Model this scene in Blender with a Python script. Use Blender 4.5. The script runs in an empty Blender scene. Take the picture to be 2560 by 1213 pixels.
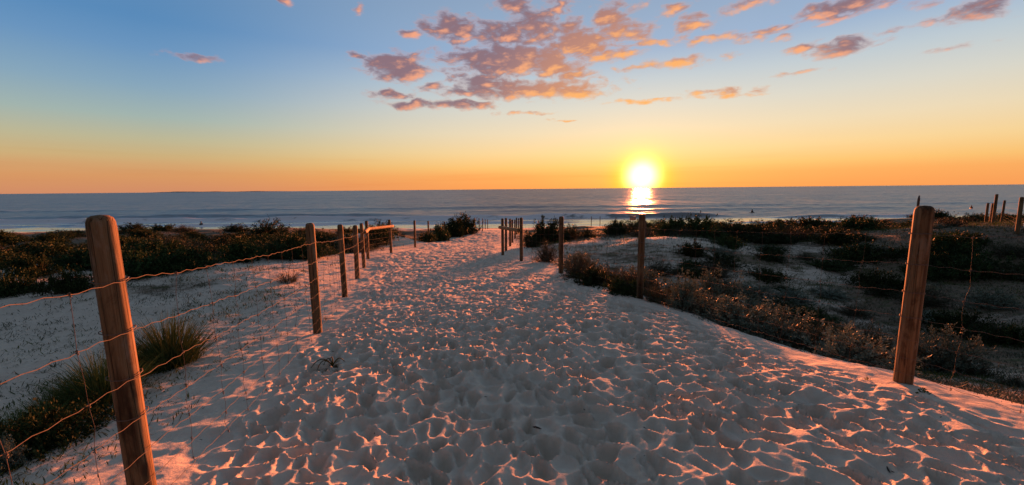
import bpy, math, random
import numpy as np
from mathutils import Vector, Matrix

SC = bpy.context.scene
COL = SC.collection
rng = np.random.default_rng(7)
random.seed(7)

# ------------------------------------------------------------------ camera
EYE = 6.0                                   # camera height above the sea
F = 1025.0                                  # focal length in photo pixels (2560 wide)
PITCH = math.atan(133.5 / F)
ROLL = math.radians(0.537)
_f = np.array([0, math.cos(PITCH), -math.sin(PITCH)])
_r0 = np.array([1.0, 0, 0])
_u0 = np.array([0, math.sin(PITCH), math.cos(PITCH)])
_R = math.cos(ROLL) * _r0 - math.sin(ROLL) * _u0
_U = math.sin(ROLL) * _r0 + math.cos(ROLL) * _u0
cam = bpy.data.cameras.new('camera')
cam.sensor_width = 36.0
cam.lens = F / 2560 * 36.0
cam.clip_start = 0.02
cam.clip_end = 200000
cam_o = bpy.data.objects.new('camera', cam)
COL.objects.link(cam_o)
cam_o.matrix_world = Matrix(((_R[0], _U[0], -_f[0], 0), (_R[1], _U[1], -_f[1], 0),
                             (_R[2], _U[2], -_f[2], EYE), (0, 0, 0, 1)))
SC.camera = cam_o

def ray(px, py):
    """direction (forward component 1) seen at a photo pixel"""
    d = _f * F + _R * (px - 1280) + _U * (606.5 - py)
    return d / d[1]

def azel(px, py):
    d = ray(px, py)
    return math.degrees(math.atan2(d[0], d[1])), math.degrees(math.atan2(d[2], math.hypot(d[0], d[1])))

# ------------------------------------------------------------------ exposure, sun, sky
EXPO = 1.9
SUN_AZ, SUN_EL = azel(1605, 441)
sun_dir = Vector((math.sin(math.radians(SUN_AZ)) * math.cos(math.radians(SUN_EL)),
                  math.cos(math.radians(SUN_AZ)) * math.cos(math.radians(SUN_EL)),
                  math.sin(math.radians(SUN_EL))))
SC.view_settings.view_transform = 'Standard'
SC.view_settings.look = 'None'
SC.view_settings.exposure = EXPO
SC.view_settings.gamma = 1.0
SC.view_settings.use_curve_mapping = False
SC.cycles.use_denoising = True
SC.cycles.max_bounces = 6
SC.cycles.diffuse_bounces = 3
SC.cycles.glossy_bounces = 3
SC.cycles.transparent_max_bounces = 6
SC.cycles.sample_clamp_indirect = 4.0

sl = bpy.data.lights.new('sun', 'SUN')
sl.energy = 5.0
sl.angle = math.radians(2.0)
sl.color = (1.0, 0.235, 0.072)
sun_o = bpy.data.objects.new('sun', sl)
COL.objects.link(sun_o)
sun_o.rotation_euler = sun_dir.to_track_quat('Z', 'Y').to_euler()
sun_o.location = (20, 60, 30)

def s2l(c):
    return tuple((v / 255 / 12.92) if v / 255 <= 0.04045 else ((v / 255 + 0.055) / 1.055) ** 2.4 for v in c)

class NT:
    """small helper to write node trees"""
    def __init__(s, nt):
        s.nt = nt
    def n(s, typ, **kw):
        nd = s.nt.nodes.new(typ)
        for k, v in kw.items():
            setattr(nd, k, v)
        return nd
    def put(s, sock, v):
        if isinstance(v, bpy.types.NodeSocket):
            s.nt.links.new(v, sock)
        elif v is not None:
            if hasattr(sock.default_value, '__len__') and not hasattr(v, '__len__'):
                v = (v,) * len(sock.default_value)
            if hasattr(v, '__len__') and hasattr(sock.default_value, '__len__') and len(sock.default_value) == 4 and len(v) == 3:
                v = (*v, 1)
            sock.default_value = v
    def m(s, op, a, b=None, c=None, clamp=False):
        nd = s.n('ShaderNodeMath', operation=op)
        nd.use_clamp = clamp
        for i, v in enumerate((a, b, c)):
            if v is not None:
                s.put(nd.inputs[i], v)
        return nd.outputs[0]
    def v(s, op, a, b=None, scale=None):
        nd = s.n('ShaderNodeVectorMath', operation=op)
        s.put(nd.inputs[0], a)
        if b is not None:
            s.put(nd.inputs[1], b)
        if scale is not None:
            s.put(nd.inputs['Scale'], scale)
        return nd.outputs['Value'] if op in ('DOT_PRODUCT', 'LENGTH') else nd.outputs['Vector']
    def noise(s, vec, scale, detail=4, rough=0.5, dist=0.0):
        nd = s.n('ShaderNodeTexNoise')
        if vec is not None:
            s.put(nd.inputs['Vector'], vec)
        nd.inputs['Scale'].default_value = scale
        nd.inputs['Detail'].default_value = detail
        nd.inputs['Roughness'].default_value = rough
        nd.inputs['Distortion'].default_value = dist
        return nd
    def ramp(s, fac, stops, interp='LINEAR'):
        nd = s.n('ShaderNodeValToRGB')
        nd.color_ramp.interpolation = interp
        e = nd.color_ramp.elements
        while len(e) < len(stops):
            e.new(0.5)
        for i, (p, c) in enumerate(stops):
            e[i].position = p
            if not hasattr(c, '__len__'):
                c = (c, c, c)
            e[i].color = (*c, 1)
        s.put(nd.inputs[0], fac)
        return nd.outputs[0]
    def smooth(s, x, lo, hi, a=0.0, b=1.0):
        nd = s.n('ShaderNodeMapRange', interpolation_type='SMOOTHSTEP')
        s.put(nd.inputs['Value'], x)
        s.put(nd.inputs['From Min'], lo)
        s.put(nd.inputs['From Max'], hi)
        s.put(nd.inputs['To Min'], a)
        s.put(nd.inputs['To Max'], b)
        return nd.outputs[0]
    def mix(s, fac, a, b, mode='MIX'):
        nd = s.n('ShaderNodeMix', data_type='RGBA', blend_type=mode)
        s.put(nd.inputs[0], fac)
        s.put(nd.inputs[6], a)
        s.put(nd.inputs[7], b)
        return nd.outputs[2]

# cloud lumps: photo pixel centre and half sizes -> azimuth / elevation in the sky
CLOUDS = [(995, 168, 66, 27, 1.05), (1138, 72, 58, 26, 1.0), (1062, 62, 34, 14, .72), (1255, 88, 52, 26, 1.0),
          (1335, 72, 48, 44, .95), (1290, 12, 44, 30, .82), (1275, 150, 125, 30, 1.15), (1395, 172, 60, 22, 1.0),
          (1452, 112, 70, 32, 1.0), (1418, 70, 42, 22, .85), (1545, 78, 64, 24, .9), (1520, 40, 32, 28, .9),
          (1545, 135, 66, 13, .8), (1310, 226, 165, 20, .95), (1205, 207, 62, 18, .92), (1432, 226, 72, 16, .95),
          (970, 236, 42, 9, .92), (1052, 262, 64, 11, .95), (1152, 262, 74, 10, .92), (1082, 215, 32, 9, .75),
          (1155, 195, 26, 10, .75), (1432, 186, 62, 11, .85), (1300, 285, 70, 5, .62), (1640, 105, 64, 11, .75),
          (1700, 155, 95, 11, .75), (1722, 66, 42, 14, .78), (1780, 98, 66, 12, .75), (1690, 24, 44, 14, .72),
          (2105, 18, 95, 20, .9), (1992, 121, 52, 10, .8), (2108, 116, 62, 22, .9), (2440, 30, 72, 22, .92),
          (495, 147, 58, 9, .74), (900, 22, 13, 14, .85), (712, 4, 18, 8, .8), (1025, 86, 22, 13, .8),
          (895, 135, 24, 7, .78), (1818, 236, 85, 9, .7), (1992, 181, 54, 7, .7), (1582, 256, 66, 5, .66),
          (1870, 14, 60, 13, .76), (1410, 300, 42, 3, .6), (1600, 170, 60, 8, .66), (1550, 18, 60, 16, .66),
          (1390, 20, 40, 18, .75), (2290, 8, 60, 16, .6), (1920, 75, 70, 10, .66), (1960, 90, 26, 9, .75), (2230, 75, 80, 7, .62), (2300, 62, 60, 6, .62), (2060, 60, 40, 7, .62),
          (1760, 230, 60, 7, .7), (2380, 120, 80, 9, .5), (1880, 95, 40, 8, .72), (1740, 40, 30, 12, .7), (1660, 250, 40, 4, .62)]

world = bpy.data.worlds.new('World')
SC.world = world
world.use_nodes = True
wt = world.node_tree
wt.nodes.clear()

def build_cloud_group():
    g = bpy.data.node_groups.new('cloud_density', 'ShaderNodeTree')
    g.interface.new_socket('Dir', in_out='INPUT', socket_type='NodeSocketVector')
    g.interface.new_socket('Density', in_out='OUTPUT', socket_type='NodeSocketFloat')
    g.interface.new_socket('Raw', in_out='OUTPUT', socket_type='NodeSocketFloat')
    t = NT(g)
    gi = t.n('NodeGroupInput'); go = t.n('NodeGroupOutput')
    d = t.v('NORMALIZE', gi.outputs[0])
    sep = t.n('ShaderNodeSeparateXYZ'); t.put(sep.inputs[0], d)
    az = t.m('MULTIPLY', t.m('ARCTAN2', sep.outputs[0], sep.outputs[1]), 57.2958)
    el = t.m('MULTIPLY', t.m('ARCSINE', sep.outputs[2]), 57.2958)
    cmb = t.n('ShaderNodeCombineXYZ'); t.put(cmb.inputs[0], az); t.put(cmb.inputs[1], el)
    ae = cmb.outputs[0]
    w = t.noise(t.v('MULTIPLY', ae, (0.30, 0.62, 1)), 1.0, 3, .55)
    wv = t.v('MULTIPLY', t.v('SUBTRACT', w.outputs['Color'], (.5, .5, .5)), (3.0, 1.5, 0))
    p = t.v('ADD', ae, wv)
    acc = None
    for (px, py, rx, ry, st) in CLOUDS:
        a0, e0 = azel(px, py)
        a1, _ = azel(px + rx, py)
        _, e1 = azel(px, py - ry)
        ra, re = abs(a1 - a0) * 1.5, abs(e1 - e0) * 1.5
        q = t.v('MULTIPLY', t.v('SUBTRACT', p, (a0, e0, 0)), (1 / ra, 1 / re, 0))
        gss = t.m('POWER', 0.4, t.v('DOT_PRODUCT', q, q))
        gss = t.m('MULTIPLY', gss, st)
        acc = gss if acc is None else t.m('MAXIMUM', acc, gss)
    n1 = t.noise(t.v('MULTIPLY', ae, (.42, .90, 1)), 1.0, 6, .58, .3)
    n2 = t.noise(t.v('MULTIPLY', ae, (.42, .90, 1)), 1.0, 3.5, .55, .3)
    raw = t.m('ADD', acc, t.m('MULTIPLY', t.m('SUBTRACT', n2.outputs['Fac'], .5), 1.5))
    dd = t.m('ADD', acc, t.m('MULTIPLY', t.m('SUBTRACT', n1.outputs['Fac'], .5), 1.55))
    den = t.smooth(dd, 0.30, .88)
    den = t.m('MULTIPLY', den, t.smooth(acc, .12, .32))
    t.put(go.inputs[0], den); t.put(go.inputs[1], raw)
    return g

def build_world():
    t = NT(wt)
    geo = t.n('ShaderNodeNewGeometry')
    d = t.v('NORMALIZE', t.v('MULTIPLY', geo.outputs['Incoming'], (-1, -1, -1)))
    sep = t.n('ShaderNodeSeparateXYZ'); t.put(sep.inputs[0], d)
    el = t.m('MULTIPLY', t.m('ARCSINE', sep.outputs[2]), 57.2958)
    e = t.m('DIVIDE', t.m('MAXIMUM', el, 0.0), 90.0, clamp=True)
    def st(rows):
        return [(deg / 90, s2l(c)) for deg, c in rows]
    def col(px, rows, top):
        # elevations of photo rows in one column of the sky
        return st(sorted([(max(azel(px, y)[1], 0), c) for y, c in rows] + top))
    up = [(36, (110, 132, 158)), (60, (92, 104, 116)), (90, (86, 95, 104))]
    near = t.ramp(e, col(2000, [(462, (252, 162, 90)), (425, (253, 174, 98)), (402, (253, 196, 116)), (360, (251, 214, 152)), (300, (240, 220, 184)),
                                (230, (220, 217, 204)), (150, (192, 205, 213)), (60, (154, 180, 211))], up))
    far = t.ramp(e, col(250, [(482, (214, 144, 106)), (440, (219, 154, 102)), (408, (215, 166, 114)), (385, (208, 178, 126)), (340, (192, 185, 150)),
                              (280, (164, 182, 176)), (200, (136, 168, 190)), (100, (106, 150, 193)), (20, (88, 139, 188))], up))
    back = t.ramp(e, st([(0, (100, 95, 92)), (6, (118, 107, 101)), (14, (110, 107, 107)), (26, (96, 99, 110)), (40, (90, 98, 114)), (60, (88, 98, 114)), (90, (82, 90, 102))]))
    # how far round the horizon from the sun
    hd = t.v('NORMALIZE', t.v('MULTIPLY', d, (1, 1, 0)))
    ca = t.v('DOT_PRODUCT', hd, (math.sin(math.radians(SUN_AZ + 6)), math.cos(math.radians(SUN_AZ + 6)), 0))
    fa = t.smooth(ca, 0.42, 0.96)
    sky = t.mix(fa, far, near)
    sky = t.mix(t.smooth(ca, .30, -.45), sky, back)
    # physical sky of the same sun, a share of the light
    nis = t.n('ShaderNodeTexSky', sky_type='NISHITA')
    nis.sun_disc = False
    nis.sun_elevation = math.radians(SUN_EL)
    nis.sun_rotation = math.radians(SUN_AZ)
    nis.air_density = 1.0; nis.dust_density = 1.0; nis.ozone_density = 2.0
    sky = t.mix(0.06, sky, t.mix(1.0, nis.outputs[0], (.30, .30, .30), 'MULTIPLY'))
    # faint layered smoke near the horizon
    band = t.noise(t.v('MULTIPLY', d, (2.2, 2.2, 62)), 1.0, 4, .55)
    bf = t.m('MULTIPLY', t.smooth(band.outputs['Fac'], .50, .72), t.smooth(el, 6.5, 1.0))
    sky = t.mix(t.m('MULTIPLY', bf, .30), sky, t.mix(1.0, sky, (.92, .70, .62), 'MULTIPLY'))
    # clouds, lit from the sun's side
    grp = build_cloud_group()
    c1 = t.n('ShaderNodeGroup'); c1.node_tree = grp; t.put(c1.inputs[0], d)
    to_sun = t.v('NORMALIZE', t.v('SUBTRACT', tuple(sun_dir), d))
    c2 = t.n('ShaderNodeGroup'); c2.node_tree = grp
    t.put(c2.inputs[0], t.v('ADD', d, t.v('SCALE', to_sun, scale=.016)))
    den, den2 = c1.outputs[0], c2.outputs[0]
    lit = t.smooth(t.m('SUBTRACT', c1.outputs[1], c2.outputs[1]), -.02, .62)
    thin = t.smooth(den, .75, .10)
    cs = t.v('DOT_PRODUCT', d, tuple(sun_dir))
    prox = t.smooth(cs, .90, .99)
    shade = t.mix(prox, s2l((140, 110, 120)), s2l((206, 140, 112)))
    glow = t.mix(prox, s2l((246, 166, 128)), s2l((255, 178, 98)))
    lf = t.m('MAXIMUM', lit, t.m('MULTIPLY', thin, .65))
    lf = t.m('MAXIMUM', lf, t.m('MULTIPLY', prox, .2))
    ccol = t.mix(lf, shade, glow)
    cloudy = t.mix(t.m('MULTIPLY', den, .95), sky, ccol)
    # the sun and the bright air round it
    ang = t.m('MULTIPLY', t.m('ARCCOSINE', t.m('MINIMUM', cs, 1.0)), 57.2958)
    def gauss(w, amp, pw=2.0):
        return t.m('MULTIPLY', t.m('POWER', 2.71828, t.m('MULTIPLY', t.m('POWER', t.m('DIVIDE', ang, w), pw), -1.0)), amp)
    def add(a, fac, c):
        return t.mix(1.0, a, t.v('SCALE', c, scale=fac), 'ADD')
    def finish(sk):
        sk = add(sk, gauss(11, .10, 1.0), (1.0, .62, .05))
        sk = add(sk, gauss(3.0, .9, 2.2), (.55, .52, -.14))
        sk = add(sk, gauss(1.85, 2.6, 2.6), (1.0, .95, .5))
        sk = add(sk, t.m('MULTIPLY', t.smooth(ang, 1.0, .2), 2.0), (1.0, .9, .7))
        bg = t.n('ShaderNodeBackground')
        t.put(bg.inputs[0], t.v('SCALE', sk, scale=10.0 * 2 ** -EXPO))
        bg.inputs[1].default_value = 0.1
        return bg
    b0, b1 = finish(sky), finish(cloudy)
    lows = [(azel(px + sx * rx * 1.6, py)[0]) for px, py, rx, ry, _ in CLOUDS for sx in (-1, 1)]
    els = [azel(px, py)[1] for px, py, *_ in CLOUDS]
    az = t.m('MULTIPLY', t.m('ARCTAN2', sep.outputs[0], sep.outputs[1]), 57.2958)
    box = t.m('MULTIPLY', t.m('MULTIPLY', t.m('GREATER_THAN', az, min(lows) - 4), t.m('LESS_THAN', az, max(lows) + 4)),
              t.m('MULTIPLY', t.m('GREATER_THAN', el, min(els) - 2.5), t.m('LESS_THAN', el, max(els) + 6)))
    mx = t.n('ShaderNodeMixShader'); t.put(mx.inputs[0], box)
    wt.links.new(b0.outputs[0], mx.inputs[1]); wt.links.new(b1.outputs[0], mx.inputs[2])
    out = t.n('ShaderNodeOutputWorld')
    wt.links.new(mx.outputs[0], out.inputs[0])
    world.cycles.sampling_method = 'MANUAL'
    world.cycles.sample_map_resolution = 512
build_world()

# ------------------------------------------------------------------ helpers
def tag(o, label=None, cat=None, group=None, kind=None):
    if label: o['label'] = label
    if cat: o['category'] = cat
    if group: o['group'] = group
    if kind: o['kind'] = kind
    return o

def mesh_from(name, verts, faces, smooth=True):
    """numpy verts (n,3), faces (m,3|4) -> mesh"""
    me = bpy.data.meshes.new(name)
    verts = np.asarray(verts, dtype=np.float32)
    faces = np.asarray(faces, dtype=np.int32)
    k = faces.shape[1]
    me.vertices.add(len(verts)); me.vertices.foreach_set('co', verts.ravel())
    me.loops.add(faces.size); me.loops.foreach_set('vertex_index', faces.ravel())
    me.polygons.add(len(faces))
    me.polygons.foreach_set('loop_start', np.arange(0, faces.size, k, dtype=np.int32))
    me.polygons.foreach_set('loop_total', np.full(len(faces), k, dtype=np.int32))
    if smooth:
        me.polygons.foreach_set('use_smooth', np.ones(len(faces), dtype=bool))
    me.update(calc_edges=True)
    return me

def obj(name, me, mat=None, parent=None, loc=None):
    o = bpy.data.objects.new(name, me)
    COL.objects.link(o)
    if mat is not None and me is not None and len(me.materials) == 0:
        me.materials.append(mat)
    if parent is not None:
        o.parent = parent
    if loc is not None:
        o.location = loc
    return o

def empty(name, loc=(0, 0, 0)):
    o = bpy.data.objects.new(name, None)
    COL.objects.link(o); o.location = loc
    o.empty_display_size = .1
    return o

def tube(points, radii, sides=6, cap=True):
    """tapered tube along points -> verts, tri/quads(quads only, caps as quads degenerate-free fans)"""
    pts = np.asarray(points, float); n = len(pts)
    radii = np.broadcast_to(np.asarray(radii, float), (n,))
    tan = np.gradient(pts, axis=0)
    tan /= np.linalg.norm(tan, axis=1)[:, None] + 1e-9
    ref = np.array([0, 0, 1.0]) if abs(tan[:, 2]).mean() < .8 else np.array([1.0, 0, 0])
    a = np.cross(tan, ref); a /= np.linalg.norm(a, axis=1)[:, None] + 1e-9
    b = np.cross(tan, a)
    th = np.linspace(0, 2 * np.pi, sides, endpoint=False)
    V = (pts[:, None] + radii[:, None, None] * (np.cos(th)[None, :, None] * a[:, None] + np.sin(th)[None, :, None] * b[:, None])).reshape(-1, 3)
    i = np.arange(n - 1)[:, None] * sides; j = np.arange(sides)[None]; j2 = (j + 1) % sides
    Q = np.stack([i + j, i + j2, i + sides + j2, i + sides + j], -1).reshape(-1, 4)
    return V, Q

class MB:
    """collects quads"""
    def __init__(s): s.V = []; s.Q = []; s.n = 0
    def add(s, V, Q):
        s.V.append(np.asarray(V)); s.Q.append(np.asarray(Q) + s.n); s.n += len(V)
    def mesh(s, name, smooth=True):
        return mesh_from(name, np.concatenate(s.V), np.concatenate(s.Q), smooth)

# ---- numpy noise
def _hash(ix, iy, seed):
    h = (ix.astype(np.int64) * 374761393 + iy.astype(np.int64) * 668265263 + seed * 974711) & 0x7fffffff
    h = ((h ^ (h >> 13)) * 1274126177) & 0x7fffffff
    h = ((h ^ (h >> 16)) * 1103515245 + 12345) & 0x7fffffff
    return ((h >> 8) & 0xffff) / 65535.0

def vnoise(x, y, seed=0):
    ix = np.floor(x); iy = np.floor(y)
    fx = x - ix; fy = y - iy
    fx = fx * fx * fx * (fx * (fx * 6 - 15) + 10); fy = fy * fy * fy * (fy * (fy * 6 - 15) + 10)
    a = _hash(ix, iy, seed); b = _hash(ix + 1, iy, seed); c = _hash(ix, iy + 1, seed); d = _hash(ix + 1, iy + 1, seed)
    return (a + (b - a) * fx) * (1 - fy) + (c + (d - c) * fx) * fy

def fbm(x, y, octv=4, seed=0, gain=.5):
    s = 0; a = 1; tot = 0
    for k in range(octv):
        s = s + a * (vnoise(x * 2 ** k + 17.3 * k, y * 2 ** k - 9.1 * k, seed + k) - .5); tot += a; a *= gain
    return s / tot * 2          # about -1..1

def sstep(x, a, b):
    t = np.clip((x - a) / (b - a), 0, 1)
    return t * t * (3 - 2 * t)

# ------------------------------------------------------------------ materials
def new_mat(name):
    m = bpy.data.materials.new(name); m.use_nodes = True
    nt = m.node_tree; nt.nodes.clear()
    t = NT(nt)
    out = t.n('ShaderNodeOutputMaterial')
    return m, t, out

def principled(t, out, col, rough=.8, spec=.2, normal=None, **kw):
    b = t.n('ShaderNodeBsdfPrincipled')
    t.put(b.inputs['Base Color'], col); t.put(b.inputs['Roughness'], rough)
    t.put(b.inputs['Specular IOR Level'], spec)
    if normal is not None: t.put(b.inputs['Normal'], normal)
    for k, v in kw.items(): t.put(b.inputs[k], v)
    t.nt.links.new(b.outputs[0], out.inputs[0])
    return b

def bump(t, h, strength=.5, dist=.01, normal=None):
    b = t.n('ShaderNodeBump'); b.inputs['Strength'].default_value = strength; b.inputs['Distance'].default_value = dist
    t.put(b.inputs['Height'], h)
    if normal is not None: t.put(b.inputs['Normal'], normal)
    return b.outputs[0]

def mat_sand(name, litter=True, wet=False):
    m, t, out = new_mat(name)
    g = t.n('ShaderNodeNewGeometry'); P = g.outputs['Position']
    n1 = t.noise(P, .9, 4, .55); n2 = t.noise(P, 340, 2, .7); n3 = t.noise(P, 14, 4, .6)
    col = t.mix(n1.outputs['Fac'], (.575, .51, .425), (.665, .595, .50))
    col = t.mix(t.smooth(n2.outputs['Fac'], .58, .76), col, (.30, .25, .21))
    col = t.mix(t.m('MULTIPLY', t.smooth(n3.outputs['Fac'], .42, .75), .25), col, (.42, .37, .33))
    if litter:
        a = t.n('ShaderNodeAttribute', attribute_name='litter')
        nl = t.noise(P, 9, 6, .7); nm = t.noise(t.v('MULTIPLY', P, (1, 2.2, 1)), 2.4, 4, .6)
        f = t.m('ADD', t.m('MULTIPLY', nl.outputs['Fac'], .55), t.m('MULTIPLY', nm.outputs['Fac'], .6))
        f = t.m('ADD', t.m('SUBTRACT', f, 1.05), a.outputs['Fac'])
        f = t.smooth(f, -.16, .2)
        lc = t.mix(nl.outputs['Fac'], (.085, .062, .042), (.26, .20, .145))
        lc = t.mix(t.smooth(nm.outputs['Fac'], .5, .7), lc, (.10, .105, .055))
        col = t.mix(f, col, lc)
    if wet:
        sp = t.n('ShaderNodeSeparateXYZ'); t.put(sp.inputs[0], P)
        col = t.mix(t.smooth(sp.outputs[2], 1.0, .35), col, (.20, .165, .14))
    h = t.m('ADD', t.m('MULTIPLY', n2.outputs['Fac'], .0024), t.m('MULTIPLY', n3.outputs['Fac'], .016))
    b = t.n('ShaderNodeBump'); b.inputs['Strength'].default_value = .8; b.inputs['Distance'].default_value = 1.0
    t.put(b.inputs['Height'], h)
    principled(t, out, col, .95, .12, b.outputs[0])
    return m

def mat_leaf(name, c1, c2, c3, trans=.35, rough=.6):
    m, t, out = new_mat(name)
    g = t.n('ShaderNodeNewGeometry'); oi = t.n('ShaderNodeObjectInfo')
    col = t.ramp(g.outputs['Random Per Island'], [(0, c1), (.55, c2), (1, c3)])
    hs = t.n('ShaderNodeHueSaturation')
    t.put(hs.inputs['Value'], t.m('ADD', t.m('MULTIPLY', oi.outputs['Random'], .5), .75))
    t.put(hs.inputs['Hue'], t.m('ADD', t.m('MULTIPLY', oi.outputs['Random'], .05), .475))
    t.put(hs.inputs['Color'], col)
    b = t.n('ShaderNodeBsdfPrincipled')
    t.put(b.inputs['Base Color'], hs.outputs[0]); b.inputs['Roughness'].default_value = rough
    b.inputs['Specular IOR Level'].default_value = .05
    tr = t.n('ShaderNodeBsdfTranslucent'); t.put(tr.inputs[0], hs.outputs[0])
    mx = t.n('ShaderNodeMixShader'); mx.inputs[0].default_value = trans
    t.nt.links.new(b.outputs[0], mx.inputs[1]); t.nt.links.new(tr.outputs[0], mx.inputs[2])
    t.nt.links.new(mx.outputs[0], out.inputs[0])
    return m

def mat_wood(name, dark=(.045, .022, .009), mid=(.155, .094, .048), pale=(.245, .162, .092)):
    m, t, out = new_mat(name)
    tc = t.n('ShaderNodeTexCoord'); oi = t.n('ShaderNodeObjectInfo')
    P = t.v('ADD', tc.outputs['Object'], t.v('SCALE', (37, 19, 11), scale=oi.outputs['Random']))
    grain = t.noise(t.v('MULTIPLY', P, (60, 60, 2.2)), 1.0, 6, .6, .4)
    big = t.noise(t.v('MULTIPLY', P, (11, 11, 1.1)), 1.0, 3, .5, .8)
    col = t.ramp(grain.outputs['Fac'], [(.25, dark), (.48, mid), (.75, pale)])
    col = t.mix(t.smooth(big.outputs['Fac'], .5, .72), col, t.mix(1.0, col, (.42, .38, .36), 'MULTIPLY'))
    blot = t.noise(t.v('MULTIPLY', P, (9, 9, 4.0)), 1.0, 5, .65, .5)
    col = t.mix(t.smooth(blot.outputs['Fac'], .52, .66), col, t.mix(1.0, col, (.50, .46, .44), 'MULTIPLY'))
    col = t.mix(t.m('MULTIPLY', t.smooth(blot.outputs['Fac'], .44, .34), .5), col, (.21, .165, .125))
    # drying cracks along the grain
    cr = t.noise(t.v('MULTIPLY', P, (34, 34, .55)), 1.0, 2, .4, .2)
    cf = t.m('ABSOLUTE', t.m('SUBTRACT', cr.outputs['Fac'], .5))
    crk = t.smooth(cf, .016, .0)
    col = t.mix(t.m('MULTIPLY', crk, .85), col, (.02, .012, .007))
    # knots
    vo = t.n('ShaderNodeTexVoronoi'); t.put(vo.inputs['Vector'], t.v('MULTIPLY', P, (7, 7, 3.1))); vo.inputs['Scale'].default_value = 1.0
    col = t.mix(t.smooth(vo.outputs['Distance'], .17, .06), col, (.05, .028, .015))
    h = t.m('SUBTRACT', t.m('MULTIPLY', grain.outputs['Fac'], .004), t.m('MULTIPLY', crk, .008))
    b = t.n('ShaderNodeBump'); b.inputs['Strength'].default_value = .8; b.inputs['Distance'].default_value = 1.0
    t.put(b.inputs['Height'], h)
    principled(t, out, col, .8, .2, b.outputs[0])
    return m

def mat_plain(name, col, rough=.6, metal=0.0, spec=.4):
    m, t, out = new_mat(name)
    g = t.n('ShaderNodeNewGeometry')
    n = t.noise(g.outputs['Position'], 60, 3, .6)
    c = t.mix(t.smooth(n.outputs['Fac'], .4, .7), col, tuple(v * .6 for v in col))
    principled(t, out, c, rough, spec, None, Metallic=metal)
    return m

M_PATH = mat_sand('trampled_sand', litter=False)
M_DUNE = mat_sand('dune_sand', litter=True)
M_BEACH = mat_sand('beach_sand', litter=False, wet=True)
M_WOOD = mat_wood('treated_pine')
M_RAIL = mat_wood('rail_pine', (.12, .06, .025), (.34, .20, .09), (.45, .29, .15))
M_WIRE = mat_plain('galvanised_wire', (.12, .09, .072), .75, .1)
M_RUST = mat_plain('rusty_steel', (.10, .06, .045), .7, .3)
M_STEM = mat_plain('woody_stem', (.075, .052, .036), .9, 0, .1)
M_HEATH = mat_leaf('heath_leaf', (.016, .032, .014), (.029, .054, .024), (.048, .072, .033), .05)
M_DARK = mat_leaf('dark_leaf', (.016, .030, .012), (.029, .054, .020), (.052, .082, .032), .10)
M_GREY = mat_leaf('grey_leaf', (.08, .115, .092), (.14, .185, .15), (.21, .265, .215), .08)
M_DRY = mat_leaf('dry_leaf', (.033, .040, .026), (.060, .070, .047), (.105, .115, .08), .08)
M_TUSS = mat_leaf('tussock_blade', (.030, .065, .020), (.062, .110, .036), (.13, .16, .062), .18)
M_GREEN = mat_leaf('green_leaf', (.03, .05, .014), (.05, .075, .02), (.085, .105, .03), .35)
M_WEED = mat_leaf('weed_leaf', (.035, .04, .012), (.07, .07, .02), (.12, .10, .035), .3)

# ------------------------------------------------------------------ terrain
LEFT = [(-.95, -1.30, -1.14), (-1.582, 1.60, -1.38), (-2.22, 4.50, -1.60), (-2.90, 6.92, -1.82), (-3.63, 9.42, -2.05),
        (-4.16, 11.33, -2.16), (-4.78, 13.43, -2.25), (-4.60, 15.43, -2.36), (-4.51, 18.91, -2.66), (-4.75, 23.2, -3.0),
        (-4.45, 27.0, -3.22), (-4.25, 30.0, -3.38), (-4.02, 33.0, -3.52), (-3.82, 36.2, -3.72)]
RIGHT = [(3.55, -.42, -1.16), (2.70, 2.69, -1.39), (1.85, 5.80, -1.63), (1.04, 8.61, -1.83), (.26, 11.47, -2.05),
         (-.32, 13.9, -2.24), (-.23, 15.44, -2.34), (-.09, 18.64, -2.60), (.02, 22.26, -2.91), (.20, 26.0, -3.15),
         (.36, 30.0, -3.36), (.56, 34.0, -3.58)]
ctrl = [(x, y, z) for x, y, z in LEFT + RIGHT]
def cp(px, py, Y):
    d = ray(px, py) * Y
    ctrl.append((d[0], d[1], d[2]))
for a in [(600, 700, 8.8), (650, 780, 6.0), (400, 700, 9.0), (100, 740, 7.5), (0, 1000, 3.3), (430, 900, 3.8), (300, 672, 12.0),
          (700, 642, 13.0), (20, 660, 12.0), (300, 606, 25), (600, 604, 25), (20, 610, 25), (980, 590, 22), (860, 600, 23),
          (2100, 850, 6.5), (2000, 705, 10), (2250, 780, 8), (2500, 860, 6), (2400, 640, 12), (2550, 602, 13), (2450, 577, 15),
          (1650, 597, 14), (1500, 618, 14), (1750, 640, 11.5), (1400, 650, 11), (1500, 692, 9.5), (1900, 622, 15), (2100, 592, 19),
          (1900, 577, 30), (2250, 563, 30), (1500, 580, 25), (1220, 581, 33), (1280, 1213, 1.87), (2530, 568, 16)]:
    cp(*a)
ctrl += [(-8, -2, -1.2), (8, -2, -1.25), (0, -2, -1.12), (-3.0, 1.6, -1.45), (5.5, 3.0, -1.75), (7, 1.5, -1.6), (-6, 2.2, -1.55)]
for u in (-1.7, -.9, -.3, .3, .9, 1.7):
    ctrl += [(u * 44, 44, -4.15), (u * 60, 60, -5.75), (u * 80, 80, -7.0), (u * 110, 110, -8.0)]
for u in (-1.7, -.9):
    ctrl += [(u * 34, 34, -3.3)]
for u in (.9, 1.7):
    ctrl += [(u * 34, 34, -2.9)]
CT = np.array(ctrl)
def _uv(x, y):
    t = y + 4.0
    return np.stack([x / t * 3.0, np.log(t) * 3.0], -1)
def _tps(r2):
    return np.where(r2 > 1e-12, r2 * np.log(np.maximum(r2, 1e-12)), 0)
_c = _uv(CT[:, 0], CT[:, 1])
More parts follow.
